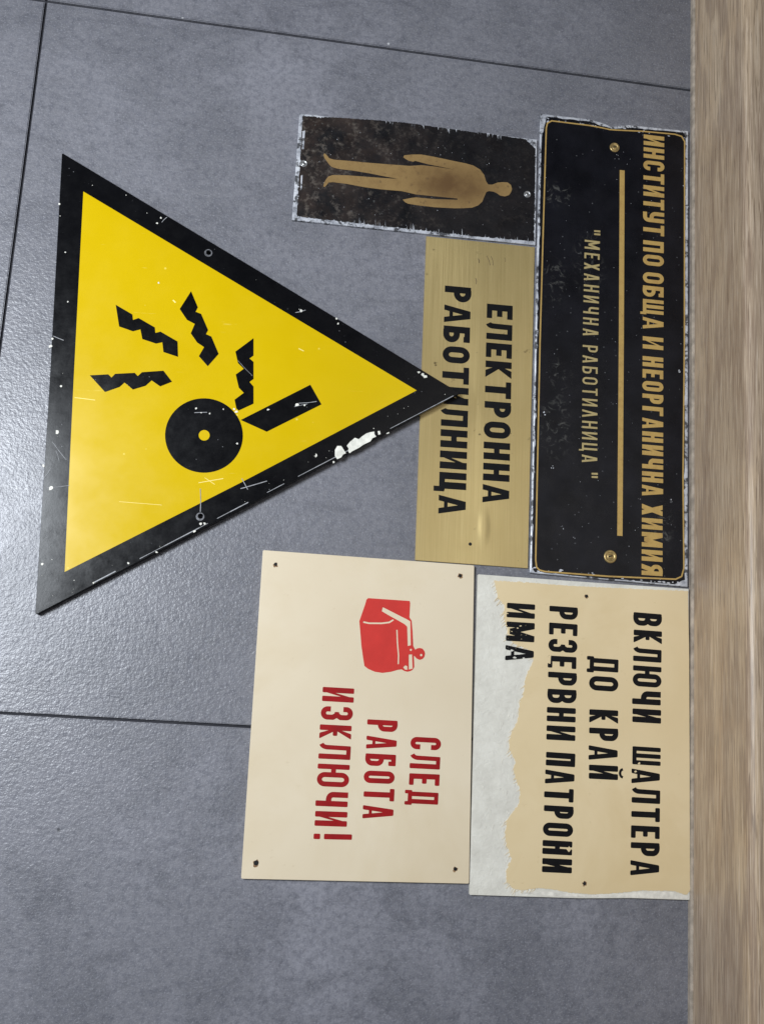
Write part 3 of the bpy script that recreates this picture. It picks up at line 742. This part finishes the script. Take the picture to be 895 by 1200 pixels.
# ------------------------------------------------------------------ long black nameplate
def build_institute():
    z = 0.0032
    q = [(633, 133), (806, 153.3), (805.3, 688), (620.8, 671.3)]
    S = Sign('nameplate', 'long black nameplate with gold Cyrillic lettering, thin gold border and two screws', 'sign', q, z)
    outline = [(633, 133), (690, 139.6), (708, 144.5), (716, 148.6), (724, 147.4), (735, 146.2), (806, 153.3), (805.3, 688), (712, 679.6), (620.8, 671.3), (627, 400)]
    sheet('plate', [S.poly(outline)], [], 0.0002, z, MAT['alu'], S.o, bevel=0.0006)
    zl = z + 0.00018
    A = S.poly([(640, 136.5), (690, 142), (716, 150.5), (740, 149.5), (800, 155.0), (803, 160), (802.6, 400), (801.6, 600), (802, 680), (790, 685), (712, 678.6), (626, 670.6), (622.4, 666), (628.4, 400), (634.0, 160)])
    lq = sheet('lacquer', [ragged(A, 0.0003, 0.0030, 11, 0.0010)], [], z - 0.0003, zl, m_black_plate(S), S.o)
    zp = zl + 0.00015
    path = []
    for (P, nx) in (([(639.6, 150), (641, 144.5), (646, 141.8)], 1), ([(690, 147.2), (703, 149.6), (714, 152), (722, 152.6), (752, 154)], 0), ([(790, 157.5), (798, 160), (801.5, 166)], 0),
                    ([(801.2, 400), (799.6, 560)], 0), ([(800.6, 666), (798, 675.5), (791, 678.8)], 0), ([(712, 675.4), (638, 669.8)], 0), ([(631.5, 668), (628.2, 664.5), (627.2, 656)], 0), ([(629, 560), (632.3, 400), (636, 270)], 0)):
        path += [S(*p) for p in P]
    sheet('border_line', strokes(path, 0.00125, True), [], zl - 0.0002, zp, MAT['gold'], S.o)
    def pos(y, foot=True):
        t = (y - 157.8) / (674.3 - 157.8)
        return ((753.6 - 2.5 * t) if foot else (777.6 - 2.3 * t), y)
    L = []
    for (wd, y0, y1, g) in (('ИНСТИТУТ', 157.6, 274.6, .10), ('ПО', 281.4, 310.5, .12), ('ОБЩА', 318.3, 385, .11), ('И', 394, 408.2, .1), ('НЕОРГАНИЧНА', 417.2, 580.6, .12), ('ХИМИЯ', 590.3, 673.6, .12)):
        t0 = pos(y0, False)
        L += S.word(wd, pos(y0), (t0[0], t0[1] + 2), pos(y1), 0.20, 0.165, 0.0, g + .02, fat=True)
    sheet('lettering', L, [], zl - 0.0002, zp, MAT['gold'], S.o, convex=True)
    sheet('rule_line', strokes([S(728.4, 199.7), S(727.4, 400), S(725.7, 628)], 0.0046), [], zl - 0.0002, zp, MAT['gold'], S.o)
    sm = S.word('МЕХАНИЧНА', (684.6, 281), (702.4, 282.5), (682.3, 393), 0.130, 0.12, 0.0, .28) + S.word('РАБОТИЛНИЦА', (682.2, 404.2), (699.8, 405.5), (681.2, 541.6), 0.130, 0.12, 0.0, .24)
    sm += S.word('"', (684.5, 268.5), (702.4, 269.5), (684.5, 273.7), 0.11, 0.1) + S.word('"', (681.3, 553), (699.5, 554), (681.3, 558.3), 0.11, 0.1)
    sheet('small_lettering', sm, [], zl - 0.0002, zp, MAT['palegold'], S.o, convex=True)
    screw_dish(S, 'screw', 719.5, 173, 0.0046, MAT['brassy'], zl, S.o)
    screw_dish(S, 'screw', 714.5, 652.3, 0.0056, MAT['brassy'], zl, S.o)
    rnd = random.Random(21); ch = []
    for (px, py, r, n) in ((787, 587, 2.2, 3), (637, 484, 1.6, 3), (625, 463, 2.4, 3), (794, 432, 2.6, 3), (673, 633, 1.0, 3), (646, 550, 1.0, 3), (660, 620, .9, 3), (803, 246, 2.2, 3), (801, 215, 1.6, 2), (640, 140, 3, 3), (736, 190, .8, 2), (723, 185, .8, 3)):
        for _ in range(n):
            x, y = S(px + rnd.uniform(-2, 2), py + rnd.uniform(-4, 4)); ch.append(blobpoly(x, y, r * 0.00045, rnd, 7, 1, rnd.uniform(.5, 1.3), rnd.random() * 3))
    for _ in range(130):
        px, py = rnd.uniform(636, 798), rnd.uniform(165, 668)
        x, y = S(px, py); ch.append(blobpoly(x, y, rnd.uniform(0.00012, 0.00034), rnd, 6))
    for _ in range(40):
        t = rnd.random(); px, py = (633 + 170 * t, 136 + 21 * t + rnd.uniform(2, 5)) if rnd.random() < .4 else (622 + 180 * t, 668 + 16.5 * t - rnd.uniform(-1, 4))
        x, y = S(px, py); ch.append(blobpoly(x, y, rnd.uniform(0.0004, 0.0012), rnd, 7, rnd.uniform(1, 2.2), .8))
    merge(lq, sheet('lacquer_chips', ch, [], z - 0.0003, zl + 0.0001, MAT['alu'], S.o))
build_institute()

# ------------------------------------------------------------------ brass plate
def build_brass():
    z = 0.0016
    q = [(499.3, 276.6), (626.2, 289.5), (618.2, 666.2), (486.2, 656.5)]
    S = Sign('brass_plate', 'brushed brass plate with two lines of black Cyrillic letters, under the tip of the triangle', 'sign', q, z)
    pl = sheet('plate', [S.poly(q)], [], 0.0002, z, m_brass(S), S.o, bevel=0.0003)
    L = S.word('ЕЛЕКТРОННА', (570.4, 355.8), (600.4, 357.6), (564.9, 588.6), 0.255, 0.205, 0.0, .145, fat=True) + S.word('РАБОТИЛНИЦА', (521.2, 334.6), (551.7, 337), (513.3, 601.8), 0.255, 0.205, 0.0, .135, fat=True)
    sheet('lettering', L, [], z - 0.0002, z + 0.00018, MAT['ink'], S.o, convex=True)
    pin_hole(S, 550.7, 637.6, 0.0014, z, S.o, False)
    rnd = random.Random(2)
    mk = []
    for (a, b, w) in (((570, 300), (574, 311), .8), ((575, 300), (577.5, 311), .7), ((560, 303), (561, 308), 1.2), ((557, 326), (557.5, 333), .9), ((591, 302), (591.5, 307), .4)):
        mk += strokes([S(*a), S((a[0] + b[0]) / 2 + .8, (a[1] + b[1]) / 2), S(*b)], w * 0.0006)
    merge(pl, sheet('tarnish_marks', mk, [], z - 0.0002, z + 0.0001, m_plain('brown tarnish', (0.12, 0.085, 0.04), 0.6), S.o))
build_brass()

# ------------------------------------------------------------------ ivory board with the red switch
def build_red():
    z = 0.0038
    q = [(308.2, 644.6), (555.4, 662.6), (549.4, 1035.6), (282.6, 1029.8)]
    S = Sign('plastic_sign', 'ivory sign with a red switch box and three lines of red Cyrillic letters', 'sign', q, z)
    hs = [(323, 661.3), (539, 674.7), (300.3, 1011.2), (533.3, 1018.3)]
    sheet('plate', [rpoly(S.poly(q), 0.0012)], [], 0.0002, z, MAT['ivory'], S.o, bevel=0.0005)
    for i, h in enumerate(hs): pin_hole(S, *h, 0.0014 if i != 2 else 0.0019, z, S.o)
    zp = z + 0.0002
    kw = dict(rc=0.035)
    L = S.word('СЛЕД', (481.6, 863), (516.8, 865), (477.6, 943), .17, .15, 0.035, .16, wob=.012, seed=3)
    L += S.word('РАБОТА', (430.3, 842.8), (465.6, 845), (424.1, 959), .168, .15, 0.035, .15, wob=.012, seed=5)
    L += S.word('ИЗКЛЮЧИ', (378, 804.8), (414.8, 807.2), (368.2, 967.6), .168, .15, 0.035, .15, wob=.012, seed=6)
    L += S.word('!', (367.6, 976.8), (412.4, 978), (367.3, 983), .13, .15, 0.03)
    sheet('lettering', L, [], z - 0.0003, zp, MAT['red'], S.o, convex=True)
    k, off = 8.95, (410, 690)
    body = [(190, 98), (400, 112), (625, 128), (630, 150), (622, 300), (645, 335), (655, 450), (662, 600), (682, 638), (702, 626), (730, 620), (760, 628), (780, 655), (786, 680), (778, 715), (760, 735), (730, 745), (700, 733), (680, 712), (668, 700), (673, 820), (655, 850), (630, 864), (600, 870), (570, 862), (540, 845), (500, 850), (430, 870), (340, 882), (260, 870), (190, 840), (152, 810), (140, 740), (120, 600), (108, 450), (98, 340), (115, 290), (160, 160), (172, 115)]
    cuts = [[(342, 193), (333, 235), (400, 275), (500, 330), (570, 370), (598, 397), (604, 600), (637, 592), (632, 342), (600, 322), (480, 262), (365, 203)],
            [(615, 690), (650, 688), (656, 838), (615, 846)], [(556, 822), (580, 802), (600, 812), (602, 848), (576, 848)]]
    cuts = [S.poly(c, off, k) for c in cuts]
    px = lambda x, y: S(off[0] + x / k, off[1] + y / k)
    cuts += strokes([px(138, 348), px(200, 361), px(330, 362), px(410, 352), px(455, 325)], 0.0013)
    cuts += strokes([px(491, 430), px(496, 560), px(508, 700), px(505, 790)], 0.0011)
    cuts += [circle(*px(637, 640), 0.0009, 10), circle(*px(745, 695), 0.0010, 10)]
    sheet('switch_picture', [S.poly(body, off, k)], cuts, z - 0.0003, zp, MAT['light_red'], S.o)
build_red()

# ------------------------------------------------------------------ cream board with black letters, peeled along one side
def build_cream():
    z = 0.0033
    q = [(559.8, 673), (806.3, 690.2), (807.4, 1054.6), (549.8, 1048.6)]
    S = Sign('peeled_sign', 'cream sign with black Cyrillic letters and its paint peeled off along one side', 'sign', q, z)
    hs = [(686.7, 698.6), (684.3, 1035.2)]
    bk = sheet('backing', [rpoly(S.poly([q[0], (690, 682.4), q[1], q[2], (740, 1052.4), (680, 1052.6), q[3]]), 0.0008)], [], 0.0002, z, MAT['peel'], S.o, bevel=0.0004)
    zf = z + 0.00035
    k, off = 3.0, (540, 660)
    P = [(118, 62), (240, 68), (330, 76), (430, 82), (560, 88), (796, 98), (800, 300), (802, 700), (803, 1152), (792, 1166), (770, 1160), (745, 1152), (640, 1150), (560, 1158), (470, 1164), (380, 1158), (330, 1148), (270, 1142), (215, 1150), (180, 1142), (160, 1118), (157, 1085), (166, 1062), (178, 1040), (170, 1015), (158, 990), (154, 950), (160, 905), (182, 872), (200, 852), (207, 815), (204, 785), (190, 758), (184, 722), (190, 700), (172, 655), (168, 625), (180, 590), (196, 560), (203, 520), (204, 490), (218, 462), (222, 430), (230, 392), (246, 360), (254, 340), (250, 318), (228, 300), (190, 285), (165, 262), (160, 225), (150, 190), (152, 150), (128, 118)]
    rnd = random.Random(31); RP = []
    for i in range(len(P)):
        a, b = Vector(P[i]), Vector(P[(i + 1) % len(P)])
        n = max(1, int((b - a).length / 4))
        for j in range(n):
            p = a.lerp(b, j / n); amp = 2.4 if (p.x < 300) else (1.4 if (p.y < 110 or p.y > 1140) else 0.25)
            RP.append((p.x + rnd.uniform(-amp, amp), p.y + rnd.uniform(-amp, amp)))
    slivers = []
    for q in RP:
        if q[0] < 262 and 60 < q[1] < 1150 and rnd.random() < .42:
            l = rnd.uniform(5, 26); a = rnd.uniform(1.5, 2.5); w = rnd.uniform(.7, 2.4)
            slivers.append(S.poly([(q[0] + 4, q[1] - w), (q[0] + 4, q[1] + w), (q[0] + l * math.cos(a), q[1] + l * math.sin(a))], off, k))
    sheet('paint_film', [S.poly(RP, off, k)] + slivers, [], z - 0.0003, zf, MAT['cream'], S.o)
    for h in hs: pin_hole(S, *h, 0.0013, zf, S.o)
    # flaking strands of film left on the backing
    fl = []
    for _ in range(46):
        y = rnd.uniform(480, 1080); x = rnd.uniform(60, 178); 
        if rnd.random() < .55: x = rnd.uniform(140, 190)
        l = rnd.uniform(5, 26); a = rnd.uniform(1.0, 1.9)
        fl.append(S.poly([(x, y), (x + rnd.uniform(2, 6), y + 3), (x + l * math.cos(a), y + l * math.sin(a))], off, k))
    merge(bk, sheet('film_flakes', fl, [], z - 0.0003, z + 0.00022, MAT['fray'], S.o))
    wd = lambda t, a, b, c, g=.185, sd=1: S.word(t, a, b, c, .190, .160, 0.04, g - .025, wob=.012, seed=sd)
    L = wd('ВКЛЮЧИ', (742, 717.3), (774.8, 719.4), (739.9, 846), .17, 1) + wd('ШАЛТЕРА', (740.1, 874.3), (773, 876), (737.8, 1025.6), .165, 2)
    L += wd('ДО', (690.8, 768.8), (724.2, 771), (689.8, 808.8), .13, 3) + wd('КРАЙ', (690.2, 831), (723.8, 833), (688.9, 912.4), .18, 4)
    L += wd('РЕЗЕРВНИ', (643.2, 709.8), (676.2, 712), (639.5, 866.6), .16, 5) + wd('ПАТРОНИ', (639.2, 880.9), (673.3, 883), (634.2, 1021.8), .155, 6)
    bites = [blobpoly(*S(px, py), r * 0.0007, rnd, 8) for px, py, r in ((666, 995, 3.2), (748, 894.5, 1.6), (744, 904, 1.5))]
    bites += [S.poly([(641.5, 768.5), (645, 768), (644.5, 778), (641, 777)])]
    sheet('lettering', L, bites, z - 0.0003, zf + 0.0002, MAT['ink'], S.o, convex=True)
    M = wd('ИМА', (593.8, 706.3), (626.6, 708.5), (591.4, 773.7), .17, 7)
    wear = [blobpoly(*S(px, py), r * 0.0007, rnd, 9, 1.5, .8) for px, py, r in ((594, 765, 2.6), (599, 762, 1.7), (602, 770.5, 1.9), (607, 766, 1.5), (613, 771, 1.2), (594, 752, 1.4), (606, 736, 1.0), (609.5, 733.5, 1.1), (599, 740, .8), (594, 719, 1.0), (593, 733, .9))]
    for _ in range(34):
        px, py = rnd.uniform(591, 616), rnd.uniform(728, 774)
        wear.append(blobpoly(*S(px, py), rnd.uniform(.2, .55) * 0.0007, rnd, 7, 2, .6, rnd.random()))
    sheet('worn_lettering', M, wear, z - 0.0003, zf + 0.0002, MAT['ink'], S.o, convex=True)
    # pale frayed lip where the film has split along the lower end
    lip = [(200, 1158), (330, 1154), (420, 1165), (560, 1163), (640, 1154), (745, 1156), (772, 1163), (790, 1172), (802, 1170), (802, 1181), (600, 1176), (420, 1173), (300, 1169)]
    sheet('split_edge', [S.poly(lip, off, k)], [], z - 0.0003, z + 0.0002, MAT['fray'], S.o)
build_cream()
